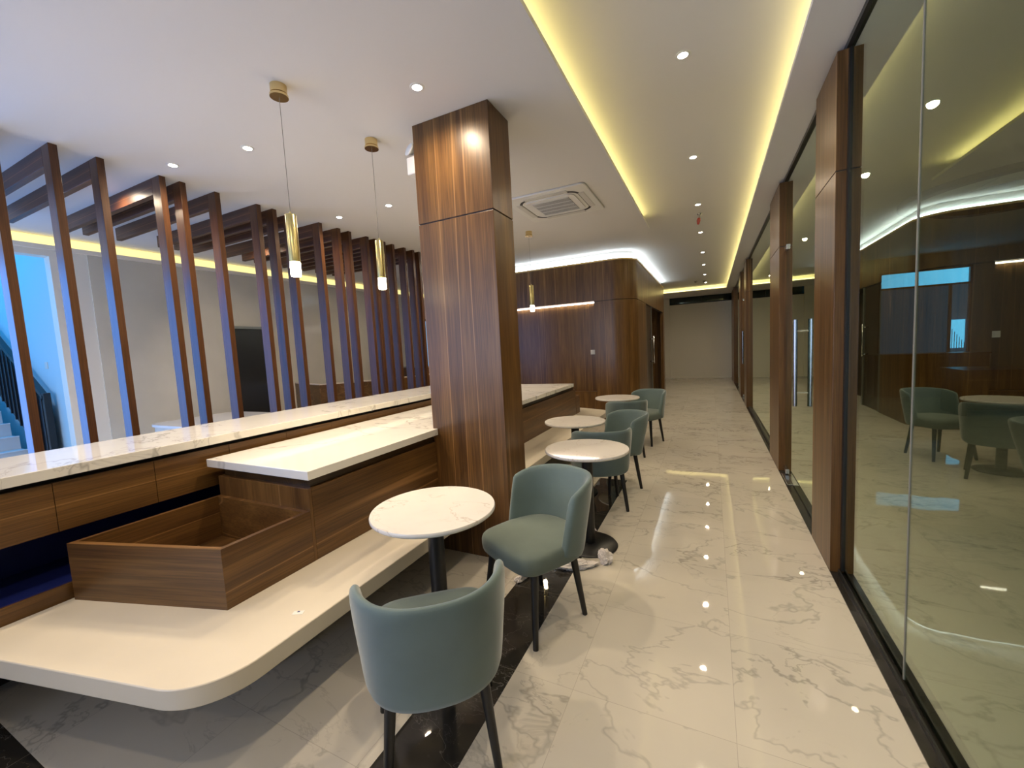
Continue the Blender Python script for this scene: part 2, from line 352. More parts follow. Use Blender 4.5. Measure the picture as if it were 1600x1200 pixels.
# lift door
wn = bpy.data.objects.new('door_1', None); COL.objects.link(wn); wn['kind'] = 'structure'
box('door_leaf', -7.02, -6.995, 3.97, 4.60, 0, 2.06, STEEL, wn)
boxes('door_frame', [(-7.0, -6.96, 3.93, 3.97, 0, 2.10), (-7.0, -6.96, 4.60, 4.70, 0, 2.10), (-7.0, -6.96, 3.97, 4.60, 2.06, 2.10)], plain('grey_steel', (.33, .36, .37), .3, .6), wn)

# ------------------------------------------------------------ cove light strips
tag(box('cove_light_strip', -.915, -.885, -4.0, 6.1, CZ + .031, CZ + .045, EWARM), 'yellow glowing cove light strip along left edge of ceiling tray', 'light strip', 'warm cove light strips')
tag(box('cove_light_strip', .555, .585, -4.0, 15.3, CZ + .031, CZ + .045, EWARM), 'yellow glowing cove light strip beside the glass partition, running the full corridor', 'light strip', 'warm cove light strips')
tag(box('cove_light_strip', -2.6, .44, 15.39, 15.42, CZ + .031, CZ + .045, EWARM), 'short yellow cove light strip across the ceiling before the end wall', 'light strip', 'warm cove light strips')
tag(box('cove_light_strip', -6.99, -6.975, -4.0, 9.5, 2.995, 3.09, EWALL), 'flat yellow light band along the top of the left stone wall behind the posts', 'light strip', 'warm cove light strips')

# ------------------------------------------------------------ downlights
def make_downlight(label, group, loc, power):
    t = thing('downlight', label, 'ceiling light', loc, 0, group)
    bm = bm_new(); add_lathe(bm, [(.029, .004), (.029, -.004), (.041, -.003), (.044, .0), (.044, .003)], 32)
    autosmooth(obj('trim_ring', bm, WHITE, t))
    bm = bm_new(); add_lathe(bm, [(0, -.0035), (.029, -.0035), (.029, .001), (0, .001)], 32)
    obj('lens', bm, EDISC, t)
    l = bpy.data.lights.new('downlight_lamp', 'SPOT'); l.energy = power; l.spot_size = radians(168); l.spot_blend = 1.0
    l.shadow_soft_size = .035; l.color = (1, .80, .56)
    o = bpy.data.objects.new('downlight_lamp', l); o.location = (0, 0, -.012); COL.objects.link(o); o.parent = t
    return t
tray_y = [-1.75, -.2, 1.35, 2.91, 4.50, 6.06, 7.62, 9.38, 10.93, 12.6, 14.4]  # the farthest is added to brighten the corridor end
d0 = None
for i, y in enumerate(tray_y):
    lab = 'round recessed downlight in corridor ceiling tray, %s from the near end' % ORD[i] if y < 2 else \
          '%s lit recessed downlight in the row down the corridor ceiling' % ORD[i - 3]
    if d0 is None: d0 = make_downlight(lab, 'corridor downlights', (-.14, y, TZ), DL)
    else: dup(d0, (-.14, y, TZ), label=lab)
left = [((-1.58, 2.14), 'lit recessed downlight just in front of the walnut column'),
        ((-3.11, 2.06), 'lit downlight in left ceiling to the left of the nearer brass pendant'),
        ((-3.85, 1.92), 'lit downlight in left ceiling above the third post'),
        ((-4.75, 1.80), 'lit downlight half hidden behind the third post and beam frame'),
        ((-3.10, 3.55), 'lit downlight in left ceiling right of the farther brass pendant cord'),
        ((-3.81, 3.52), 'lit downlight in left ceiling between the two brass pendant cords'),
        ((-1.58, .35), 'added unseen downlight overhead above the near end of the bench'),  # the overhead ones from here are out of view, added for lighting
        ((-3.10, .45), 'added unseen downlight overhead above the back counter near end'),
        ((-4.9, .4), 'added unseen downlight overhead near the staircase opening'),
        ((-3.10, 5.10), 'added hidden downlight in left ceiling straight behind the walnut column'),  # this and the next are hidden lamps added to light the walnut block
        ((-3.60, 6.00), 'added hidden downlight in left ceiling before the walnut room block'),
        ((-5.6, 6.4), 'added recessed downlight above the walnut reception desk'),  # this and the next are lamps added to brighten the stone wall
        ((-5.6, 3.6), 'added recessed downlight behind the posts near the stone wall')]
for (x, y), lab in left: dup(d0, (x, y, CZ), label=lab, group='left ceiling downlights')

# ------------------------------------------------------------ column
PX0, PX1, PY0, PY1 = -1.885, -1.275, 2.46, 2.76
col = thing('walnut_column', 'square walnut clad column rising through the counter to ceiling', 'column', ((PX0 + PX1) / 2, (PY0 + PY1) / 2, 0))
hx, hy = (PX1 - PX0) / 2, (PY1 - PY0) / 2
box('lower_cladding', -hx, hx, -hy, hy, 0, 2.415, WZ, col, bevel=.003)
box('joint_groove', -hx + .006, hx - .006, -hy + .006, hy - .006, 2.415, 2.423, GAP, col)
box('upper_cladding', -hx, hx, -hy, hy, 2.423, 3.10, WZ, col, bevel=.003)
# emergency light on the column
e = thing('emergency_light', 'white twin head emergency light on left face of walnut column', 'emergency light', (PX0, 2.56, 2.84))
box('housing', -.07, 0, -.10, .10, -.06, .06, WHITE, e, bevel=.008)
for s in (-1, 1):
    bm = bm_new(); add_lathe(bm, [(0, -.02), (.022, -.02), (.045, .012), (.047, .02), (.04, .022), (0, .018)], 24)
    h = obj('lamp_head', bm, WHITE, e, smooth=True); h.location = (-.045, s * .06 - .01, .115); h.rotation_euler = (radians(70), 0, radians(-20))
box('mount', -.05, -.03, -.02, .02, .06, .09, WHITE, e)

# ------------------------------------------------------------ bench, counters
BT = .45
def arc(cx, cy, r, a0, a1, n=14): return [(cx + r * cos(radians(a0 + (a1 - a0) * k / n)), cy + r * sin(radians(a0 + (a1 - a0) * k / n))) for k in range(n + 1)]
sk = math.degrees(math.atan(.225))
pts = [(-2.69, .36)] + arc(-1.70, .825, .24, -90 + sk, 0)
pts += [(-1.46, PY0 - .001), (PX0 - .001, PY0 - .001), (PX0 - .001, PY1 + .001), (-1.46, PY1 + .001)]
pts += arc(-1.70, 6.26, .24, 0, 90 - 20) + [(-2.69, 6.93)]
bench = thing('bench', 'long cream solid surface bench with rounded corners along the counter', 'bench')
bm = bm_new(); add_prism(bm, pts, BT - .075, BT)
autosmooth(obj('seat_slab', bm, BENCH, bench, bevel=.004), 30)
boxes('plinth', [(-2.6, -1.95, 1.15, PY0 - .03, 0, BT - .075), (-2.6, -1.95, PY1 + .03, 6.1, 0, BT - .075)], GAP, bench)
tag(obj('sticker', (lambda b: (add_box(b, -.022, .022, -.012, .012, 0, .0012), b)[1])(bm_new()), WHITE), 'small white torn sticker on the bench top near the planter box', 'sticker').location = (-1.56, 1.045, BT)
st = bpy.data.objects['sticker']; st.rotation_euler = (0, 0, .5)
mk = obj('printed_mark', (lambda b: (add_box(b, -.006, .004, .002, .009, .0012, .0018), b)[1])(bm_new()), NAVY, st)

# front counter
fc = thing('counter', 'walnut counter with white marble top running through the column', 'counter', (0, 0, 0))
XP, XL = -1.87, -2.66
boxes('body', [(XL, XP, 1.39, PY0 - .001, BT, .835), (XL, PX0 - .002, PY0 - .001, PY1 + .001, BT, .835), (XL, XP, PY1 + .001, 6.0, BT, .835)], WY, fc, bevel=.002)
box('end_panel', XL, XP, 1.372, 1.389, BT, .835, WZ, fc, bevel=.001)
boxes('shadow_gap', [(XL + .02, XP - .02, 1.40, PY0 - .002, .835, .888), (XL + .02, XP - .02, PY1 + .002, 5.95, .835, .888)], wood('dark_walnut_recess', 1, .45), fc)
bm = bm_new()
add_prism(bm, [(-2.735, 1.355), (-1.84, 1.355), (-1.84, PY0 - .001), (PX0 - .001, PY0 - .001), (PX0 - .001, PY1 + .001), (-1.84, PY1 + .001), (-1.84, 5.84), (-2.735, 5.84)], .888, .935)
obj('worktop', bm, MT, fc, bevel=.003)

def planter(label, pts, inner, floorz, grp):
    t = thing('planter_box', label, 'planter box', (0, 0, 0), 0, grp)
    bm = bm_new()
    n = len(pts)
    lo = [bm.verts.new((x, y, BT)) for x, y in pts]; hi = [bm.verts.new((x, y, .72)) for x, y in pts]
    ih = [bm.verts.new((x, y, .72)) for x, y in inner]; il = [bm.verts.new((x, y, floorz)) for x, y in inner]
    for k in range(n):
        j = (k + 1) % n
        bm.faces.new((lo[k], lo[j], hi[j], hi[k])); bm.faces.new((hi[k], hi[j], ih[j], ih[k])); bm.faces.new((ih[k], ih[j], il[j], il[k]))
    bm.faces.new(lo[::-1]); bm.faces.new(il)
    bmesh.ops.recalc_face_normals(bm, faces=bm.faces[:])
    bm.normal_update()
    for f in bm.faces:
        if abs(f.normal.y) > .5 or (abs(f.normal.z) > .5 and f.calc_center_median().y < pts[0][1] + .02): f.material_index = 1
    obj('box_walls', bm, [WY, WSK], t)
    return t
pb = planter('empty open walnut planter box with slanted front at near counter end', [(-1.87, .94), (-1.87, 1.371), (-2.66, 1.371), (-2.66, .715)],
             [(-1.893, .958), (-1.893, 1.345), (-2.637, 1.345), (-2.637, .748)], BT + .03, 'planter boxes at the counter ends')
box('white_tab', -1.897, -1.893, 1.19, 1.215, .66, .70, WHITE, pb)
planter('walnut planter box end beyond the far end of the marble worktop', [(-1.87, 6.01), (-1.87, 6.2), (-2.66, 6.5), (-2.66, 6.01)],
        [(-1.893, 6.03), (-1.893, 6.18), (-2.637, 6.46), (-2.637, 6.03)], BT + .03, 'planter boxes at the counter ends')

# back counter
bc = thing('back_counter', 'long walnut back counter with narrow marble top and open dark recess', 'counter', (0, 0, 0))
y0, y1 = -1.2, 5.2
seams = [-1.2, -.84, -.45, -.06, .335, .73, 1.12, 1.515, 1.91, 2.3, 2.7, 3.1, 3.5, 3.9, 4.3, 4.7, 5.2]
for a, b in zip(seams, seams[1:]):
    box('front_panel', -2.80, -2.78, a + .0012, b - .0012, .75, .985, WY, bc, bevel=.0008)
box('body', -3.36, -2.801, y0, y1, .75, .985, GAP, bc)
box('shadow_gap', -3.33, -2.84, y0, y1, .985, 1.01, GAP, bc)
box('worktop', -3.42, -2.755, y0 - .02, y1 + .02, 1.01, 1.06, MT, bc, bevel=.003)
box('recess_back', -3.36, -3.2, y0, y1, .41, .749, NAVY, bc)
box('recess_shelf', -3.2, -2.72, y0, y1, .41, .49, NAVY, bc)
box('plinth', -2.719, -2.70, y0, y1, .38, .52, WY, bc, bevel=.002)
box('base', -3.36, -3.12, y0, y1, 0, .41, GAP, bc)
box('rear_panel', -3.38, -3.361, y0, y1, .0, .985, WY, bc)

# ------------------------------------------------------------ post-and-beam frames
py = [1.03, 1.31, 1.56, 1.95, 2.10, 2.38, 2.77, 2.94, 3.14, 3.51, 3.78, 3.95, 4.25, 4.40, 4.57, 4.75, 5.0, 5.2, 5.35]
p0 = None
for i, y in enumerate(py):
    lab = 'walnut post and ceiling beam frame, %s from the staircase end' % ORD[i]
    if p0 is None:
        p0 = thing('post_frame', lab, 'wooden frame', (-4.14, y, 0), 0, 'walnut post and beam frames of the screen')
        box('post', -.12, 0, 0, .047, 0, 3.10, WP, p0, bevel=.002)
        box('beam', -1.95, -.1205, 0, .047, 2.965, 3.10, WPX, p0, bevel=.002)
    else: dup(p0, (-4.14, y, 0), label=lab)

# ------------------------------------------------------------ pendants
def make_pendant(label, loc):
    t = thing('pendant_light', label, 'pendant light', loc, 0, 'brass cylinder pendants over the counters')
    bm = bm_new(); add_lathe(bm, [(0, 0), (.045, 0), (.045, -.045), (.038, -.047), (.038, -.052), (.05, -.053), (.05, -.066), (0, -.066)], 40)
    autosmooth(obj('canopy', bm, BRASS, t))
    bm = bm_new(); add_tube(bm, (0, 0, -.06), (0, 0, -.73), .0016, n=8); obj('cord', bm, GREYP, t)
    bm = bm_new(); add_lathe(bm, [(0, -.715), (.006, -.715), (.006, -.73), (.029, -.732), (.031, -.735), (.031, -1.01), (.028, -1.012), (0, -1.01)], 40)
    autosmooth(obj('tube_shade', bm, BRASSD, t))
    bm = bm_new(); add_lathe(bm, [(0, -1.005), (.0295, -1.012), (.0295, -1.09), (.026, -1.095), (0, -1.095)], 32)
    autosmooth(obj('glass_diffuser', bm, EPEND, t))
    l = bpy.data.lights.new('pendant_lamp', 'SPOT'); l.energy = 14; l.color = (1, .78, .5); l.spot_size = radians(150); l.spot_blend = .8; l.shadow_soft_size = .03
    o = bpy.data.objects.new('pendant_lamp', l); o.location = (0, 0, -1.11); COL.objects.link(o); o.parent = t
    return t
p1 = make_pendant('brass cylinder pendant light, nearest, left of the column', (-2.26, 1.72, CZ))
dup(p1, (-2.26, 2.45, CZ), label='second brass cylinder pendant light hanging just left of the column')
dup(p1, (-2.26, 5.39, CZ), label='distant brass pendant light right of the column before the walnut wall')

# ------------------------------------------------------------ air conditioner, sprinkler
ac = thing('ceiling_air_conditioner', 'white square four way cassette air conditioner set in the ceiling', 'air conditioner', (-1.56, 4.56, CZ))
bm = bm_new(); add_prism(bm, arc(.40, .40, .05, 0, 90, 5) + arc(-.40, .40, .05, 90, 180, 5) + arc(-.40, -.40, .05, 180, 270, 5) + arc(.40, -.40, .05, 270, 360, 5), -.02, 0)
autosmooth(obj('panel', bm, WHITE, ac, bevel=.006), 30)
bm = bm_new(); add_prism(bm, arc(.20, .20, .08, 0, 90, 5) + arc(-.20, .20, .08, 90, 180, 5) + arc(-.20, -.20, .08, 180, 270, 5) + arc(.20, -.20, .08, 270, 360, 5), -.030, -.018)
autosmooth(obj('centre_frame', bm, WHITE, ac), 30)
box('grille', -.21, .21, -.21, .21, -.033, -.029, GREYP, ac)
boxes('grille_bars', [(-.21, .21, y - .004, y + .004, -.036, -.032) for y in (-.21, -.105, 0, .105, .21)] + [(-.21, .21, y - .001, y + .001, -.034, -.032) for y in [-.2 + .0135 * k for k in range(30)]], WHITE, ac)
for k in range(4):
    l = box('louver', -.24, .24, .325, .385, -.025, -.018, plain('off_white_louver', (.62, .60, .56), .4) if k == 0 else MATS['off_white_louver'], ac, bevel=.003); l.rotation_euler = (0, 0, k * pi / 2)
    bm = bm_new(); add_prism(bm, arc(.20, .20, .145, 15, 75, 8) + arc(.20, .20, .115, 75, 15, 8), -.0225, -.0195)
    l = obj('corner_slot', bm, DARK, ac); l.rotation_euler = (0, 0, k * pi / 2)
    l = box('louver_gap', -.245, .245, .316, .322, -.0225, -.0195, GREYP, ac); l.rotation_euler = (0, 0, k * pi / 2)
sp = thing('fire_sprinkler', 'small pendent sprinkler with red cap hanging between the corridor downlights', 'sprinkler', (-.13, 6.5, TZ))
bm = bm_new(); add_lathe(bm, [(0, 0), (.035, 0), (.032, -.012), (.01, -.015), (.008, -.05), (0, -.05)], 24); obj('escutcheon', bm, CHROME, sp, smooth=True)
bm = bm_new(); add_lathe(bm, [(0, -.05), (.02, -.06), (.026, -.09), (.015, -.14), (0, -.145)], 24); h = obj('red_cap', bm, RED, sp, smooth=True); h.rotation_euler = (.2, .15, 0)
for x, lab in ((-.40, 'small round ceiling detector at the far end, left one'), (-.17, 'small round ceiling detector at the far end, right one')):
    sd = thing('smoke_detector', lab, 'detector', (x, 13.9, TZ), 0, 'detectors at the corridor end')
    bm = bm_new(); add_lathe(bm, [(0, 0), (.05, 0), (.05, -.02), (.03, -.04), (0, -.042)], 24); obj('housing', bm, GREYP, sd, smooth=True)

# ------------------------------------------------------------ walnut room block at the end
BX, BY = -1.28, 8.0; R = .42; BZ = 3.10
def outline(off, x_left=-4.3, y_end=13.3):
    return [(x_left, BY + off)] + [(x, y) for x, y in arc(BX - R, BY + R, R - off, -90, 0, 12)] + [(BX - off, y_end)]
wb = thing('walnut_room_block', 'walnut clad room block with rounded corner and glowing top edge', 'room block')
def wallstrip(bm, path, z0, z1, th=.08):
    out = path; inn = []
    for k, (x, y) in enumerate(path):
        a = Vector(path[max(0, k - 1)]); b = Vector(path[min(len(path) - 1, k + 1)]); d = (b - a).normalized()
        inn.append((x - d.y * th, y + d.x * th))
    add_prism(bm, out + inn[::-1], z0, z1)
ol = outline(0)
bm = bm_new(); wallstrip(bm, ol, 2.335, 3.07); autosmooth(obj('upper_cladding', bm, WB, wb), 25)
# lower front: recess niche from x=-4.3..-2.05, z .55-2.33
box('niche_back', -4.3, -2.05, BY + .10, BY + .14, .55, 2.33, WB, wb)
box('niche_base', -4.3, -2.05, BY, BY + .14, 0, .55, WB, wb)
box('niche_ledge', -4.3, -2.05, BY - .005, BY + .099, .55, .565, wood('walnut_ledge', 0, 1.3), wb)
lowp = [(-2.05, BY)] + arc(BX - R, BY + R, R, -90, 0, 12) + [(BX, 9.45)]
bm = bm_new(); wallstrip(bm, lowp, 0, 2.325); autosmooth(obj('lower_cladding', bm, WB, wb), 25)
box('side_cladding', BX - .08, BX, 13.0, 13.3, 0, 2.325, WB, wb)
boxes('horizontal_joint', [(-2.05, BX - R, BY + .006, BY + .05, 2.325, 2.335), (BX - .05, BX - .006, BY + R, 13.3, 2.325, 2.335)], GAP, wb)
box('rear_cladding', -4.3, BX - .08, 13.22, 13.3, 0, 3.07, WB, wb)
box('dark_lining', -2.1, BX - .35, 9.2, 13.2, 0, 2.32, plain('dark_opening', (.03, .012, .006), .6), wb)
box('roof', -4.3, BX - .03, BY + R, 13.25, 3.0, 3.05, GAP, wb)
bm = bm_new(); wallstrip(bm, outline(-.004), 3.07, 3.10, .02); autosmooth(obj('lit_edge_band', bm, plain('warm_lit_edge', (.75, .50, .18), .4, .3), wb), 25)  # warm glow of the rim put into the gold colour of this strip
bm = bm_new(); wallstrip(bm, outline(.035), 3.105, 3.135, .02); autosmooth(obj('halo_light_strip', bm, ECOOL, wb), 25)
bm = bm_new(); wallstrip(bm, outline(.07), 3.104, 3.235, .02); autosmooth(obj('halo_reflector', bm, CEIL, wb), 25)  # white board added behind the strip to catch and return its glow
bm = bm_new(); wallstrip(bm, outline(.02), 3.07, 3.104, .06); obj('halo_ledge', bm, WHITE, wb)
box('niche_light_strip', -4.3, -2.06, BY + .05, BY + .065, 2.305, 2.325, EWHITE, wb)
# glazed door in the corridor face
gd = bpy.data.objects.new('door_2', None); COL.objects.link(gd); gd['kind'] = 'structure'
boxes('door_frame', [(BX - .06, BX - .005, 9.46, 9.56, 0, 2.32), (BX - .06, BX - .005, 10.40, 10.46, 0, 2.32)], plain('grey_frame', (.16, .15, .12), .35, .3), gd)
box('door_leaf', BX - .05, BX - .03, 9.56, 10.40, 0, 2.32, wood('dark_walnut_door', 2, .4), gd)
bm = bm_new(); add_tube(bm, (BX + .06, 10.2, .98), (BX + .06, 10.2, 1.62), .014)
for z in (1.03, 1.55): add_tube(bm, (BX + .06, 10.2, z), (BX - .03, 10.2, z), .009)
obj('door_handle', bm, CHROME, gd, smooth=True)
so = thing('wall_socket', 'white wall switch plate on the walnut niche wall', 'switch', (-2.13, BY + .10, 1.345))
box('plate', -.045, .045, -.01, 0, -.045, .045, WHITE, so, bevel=.004); box('rocker', -.02, .02, -.014, -.01, -.025, .025, WHITE, so, bevel=.002)

# ------------------------------------------------------------ cafe tables
def make_table(label, loc, rz=0):
    t = thing('cafe_table', label, 'table', loc, rz, 'round marble cafe tables')
    bm = bm_new(); add_lathe(bm, [(0, .718), (.298, .718), (.305, .724), (.305, .735), (.302, .74), (0, .74)], 96); autosmooth(obj('tabletop', bm, MTT, t), 50)
    bm = bm_new(); add_lathe(bm, [(0, .72), (.10, .717), (.10, .70), (.04, .69), (.04, .02), (0, .02)], 40); autosmooth(obj('pedestal', bm, BLACK, t))
    bm = bm_new(); add_lathe(bm, [(0, .0), (.198, .0), (.204, .006), (.198, .014), (.06, .022), (.04, .026), (0, .026)], 64); autosmooth(obj('base_plate', bm, BLACK, t), 50)
    return t
TB = [((-1.245, 1.585), .3, 'round marble cafe table nearest the camera, in front of the column'),
      ((-.835, 2.895), 1.9, 'round marble cafe table behind the second chair with bag at its base'),
      ((-1.25, 3.95), 3.6, 'third round marble cafe table, beside the bench beyond the column'),
      ((-1.20, 5.79), 5.0, 'farthest round marble cafe table at the end of the bench')]
t0 = None
for (x, y), a, lab in TB:
    if t0 is None: t0 = make_table(lab, (x, y, 0), a)
    else: dup(t0, (x, y, 0), a, lab)

# ------------------------------------------------------------ chairs (front is +y)
def sgn(v): return -1 if v < 0 else 1
def make_chair(label, loc, rz):
    t = thing('tub_chair', label, 'chair', loc, rz, 'teal velvet tub chairs at the cafe tables')
    bm = bm_new(); N = 40
    def outl(k, inset):
        a = 2 * pi * k / N; c, s = cos(a), sin(a)
        hw = .250 - inset - (.008 if s > 0 else .0); hd = (.235 if s > 0 else .270) - inset
        x = hw * sgn(c) * abs(c) ** (.42 if s > 0 else .70); y = hd * sgn(s) * abs(s) ** (.42 if s > 0 else .85)
        return x, y + .0
    rows = [(.05, .362), (.014, .364), (.002, .374), (-.002, .40), (-.003, .435), (.003, .456), (.018, .470), (.07, .478), (.14, .481)]
    rings = [[bm.verts.new((*outl(k, i), z)) for k in range(N)] for i, z in rows]
    for a, b in zip(rings, rings[1:]):
        for k in range(N): bm.faces.new((a[k], a[(k + 1) % N], b[(k + 1) % N], b[k]))
    bm.faces.new(rings[0][::-1]); bm.faces.new(rings[-1])
    obj('seat', bm, VELVET2, t, smooth=True, sub=1)
    # backrest shell
    bm = bm_new(); M = 26; rings = []
    A0 = 80
    for i in range(M + 1):
        u = -1 + 2 * i / M; th = radians(A0 * u)
        e = abs(u) ** 7
        ztop = .762 + .010 * (1 - u * u) - .035 * e; zbot = .350 + .055 * e
        def P(v, off):
            a = .258 + .022 * v - off; b = .272 + .110 * v ** 1.15 - off
            z = zbot + (ztop - zbot) * v
            x = a * sgn(sin(th)) * abs(sin(th)) ** .82; y = -b * sgn(cos(th)) * abs(cos(th)) ** .86 * (1 if cos(th) > 0 else .55)
            # wing front edge leans forward toward the seat
            y += .045 * e * (1 - v)
            return (x, y, z)
        T = .042
        pr = [P(.0, .012), P(.05, -.002), P(.3, 0), (P(.6, -.002)), P(.88, 0), P(.975, .006), P(1.0, .021), P(.975, .036), P(.88, T), P(.6, T), P(.3, T), P(.05, T), P(.0, .036)]
        rings.append([bm.verts.new(q) for q in pr])
    n = len(rings[0])
    for a, b in zip(rings, rings[1:]):
        for k in range(n): bm.faces.new((a[k], b[k], b[(k + 1) % n], a[(k + 1) % n]))
    for R_, rv in ((rings[0], 1), (rings[-1], 0)):
        cen = sum((v.co for v in R_), Vector()) / n
        d = Vector((0, 1, 0)); inner = []
        for v in R_:
            q = v.co.lerp(Vector((cen.x, v.co.y, v.co.z)), .45) + d * .014
            q.z = q.z + (cen.z - q.z) * .04; inner.append(bm.verts.new(q))
        for k in range(n):
            f = (R_[k], R_[(k + 1) % n], inner[(k + 1) % n], inner[k]); bm.faces.new(f if rv else f[::-1])
        bm.faces.new(inner if rv else inner[::-1])
    obj('backrest', bm, VELVET, t, smooth=True, sub=1)
    for sx in (-1, 1):
        for sy in (-1, 1):
            bm = bm_new(); w_ = 1.0 if sy > 0 else .84; add_tube(bm, (sx * .185 * w_, sy * .145, .385), (sx * .228 * w_, sy * .193, 0), .0215, .014, 20)
            autosmooth(obj('leg', bm, LEGM, t))
    return t
def ang(fx, fy): return math.atan2(-fx, fy)
CH = [((-.965, 1.175), (-.64, .77), 'teal velvet tub chair nearest the camera, seen from behind'),
      ((-.91, 2.02), (-.47, -.88), 'teal velvet tub chair beside the column, facing the nearest table'),
      ((-.945, 3.675), (-.50, .86), 'teal tub chair seen from behind, just past the second table'),
      ((-.93, 4.25), (-.75, -.66), 'teal tub chair on the corridor side of the third table, facing the bench'),
      ((-1.05, 5.50), (-.45, .89), 'teal tub chair tucked in at the near side of farthest table'),
      ((-.91, 6.29), (-.40, -.92), 'farthest teal tub chair, beyond the last table, facing the camera')]
c0 = None
for (x, y), (fx, fy), lab in CH:
    if c0 is None: c0 = make_chair(lab, (x, y, 0), ang(fx, fy))
    else: dup(c0, (x, y, 0), ang(fx, fy), lab)

# ------------------------------------------------------------ plastic bags
from mathutils import noise
def bag(label, loc, sx, sy, sz, seed, rz):
    bm = bm_new(); bmesh.ops.create_icosphere(bm, subdivisions=5, radius=1)
    for v in bm.verts:
        p = v.co.copy(); q = p * 1.7 + Vector((seed, seed * .7, 0))
        r = 1 + .45 * noise.noise(q) + .28 * abs(noise.noise(q * 2.6)) - .12 * abs(noise.noise(q * 6))
        v.co = Vector((p.x * sx * r, p.y * sy * r, max(0.0, p.z * sz * r * (1 - .4 * p.x) + sz * .75)))
    o = obj('plastic_bag', bm, BAG, smooth=False); o.location = loc; o.rotation_euler = (0, 0, rz)
    return tag(o, label, 'plastic bag', 'crumpled plastic bags on the floor')
bag('crumpled clear plastic bag on the floor against second table base', (-.83, 2.55, 0.001), .125, .045, .026, 3.3, .5)
bag('crumpled twisted end of plastic wrap resting beside the second table base', (-.67, 2.675, .001), .045, .04, .055, 8.1, .2)
bag('small scrap of clear plastic on the floor under the second chair', (-1.12, 2.29, .001), .055, .022, .018, 5.9, 1.2)

# ------------------------------------------------------------ glass partition
GX = .715
struct('trim_4', (.655, .80, -4.1, 17.2, 0, .006), GRANITE)
struct('trim_5', [(.695, .702, -4.1, 3.05, .006, .03), (.728, .735, -4.1, 3.05, .006, .03), (.695, .735, 6.0, 9.8, .006, .03)], TRACK)
struct('trim_6', (.695, .735, -4.1, 17.2, 3.07, 3.10), TRACK)
def pier(label, ya, yb):
    t = thing('walnut_pier', label, 'pier', (.72, (ya + yb) / 2, 0), 0, 'walnut piers of the glass partition'); h = (yb - ya) / 2
    box('lower_cladding', -.065, .065, -h, h, .006, 2.415, WZ, t, bevel=.002)
    box('joint_groove', -.061, .061, -h + .004, h - .004, 2.415, 2.421, GAP, t)
    box('upper_cladding', -.065, .065, -h, h, 2.421, 3.07, WZ, t, bevel=.002)
    if ya < 4:
        box('edge_seal', -.015, .035, -h - .03, -h, .03, 3.06, BLACK, t)
        bm = bm_new(); add_tube(bm, (.008, -h - .031, .03), (.008, -h - .031, 3.06), .004, n=8); obj('glass_edge_bead', bm, plain('blue_grey_seal', (.06, .09, .13), .2), t)
for (a, b), lab in zip([(3.05, 3.57), (5.24, 6.0), (9.85, 10.45), (11.7, 12.3), (15.0, 16.6)],
        ['nearest and widest looking walnut pier in the glass partition', 'second walnut pier, just beyond the first glass door', 'third walnut pier in the glass partition',
         'fourth walnut pier, beside the far glass door', 'last walnut pier at the end of the glass partition']): pier(lab, a, b)
WN = [5]
def pane(ya, yb, z0=.03):
    t = bpy.data.objects.new('window_%d' % WN[0], None); COL.objects.link(t); t['kind'] = 'structure'; t.location = (GX, (ya + yb) / 2, 0); WN[0] += 1
    h = (yb - ya) / 2
    box('pane', -.001, .001, -h, h, z0, 3.07, GLASS, t)
pane(.2, 2.13)
pane(2.137, 3.02)
pane(-4.0, .193)
pane(6.0, 9.85)
pane(12.3, 15.0)
struct('trim_7', (GX - .004, GX + .004, 2.13, 2.137, .03, 3.07), GREYP)
def gdoor(n, ya, yb, hy):
    t = bpy.data.objects.new('door_%d' % n, None); COL.objects.link(t); t['kind'] = 'structure'; t.location = (GX, 0, 0)
    box('pane', -.001, .001, ya + .01, yb - .01, .02, 3.05, GLASS, t)
    bm = bm_new()
    for s in (-1, 1):
        add_tube(bm, (s * .055, hy, .86), (s * .055, hy, 1.62), .017, n=24)
        for z in (.98, 1.52): add_tube(bm, (0, hy, z), (s * .055, hy, z), .009, n=12)
    autosmooth(obj('door_handle', bm, CHROME, t))
    boxes('patch_fitting', [(-.018, .018, yb - .16, yb - .012, 2.36, 2.41), (-.018, .018, yb - .17, yb - .012, .02, .07)], CHROME, t, bevel=.004)
    boxes('floor_hinge', [(-.05, .05, yb - .50, yb - .12, .006, .012)], CHROME, t, bevel=.003)
gdoor(3, 3.57, 5.24, 4.32)
gdoor(4, 10.45, 11.7, 11.0)

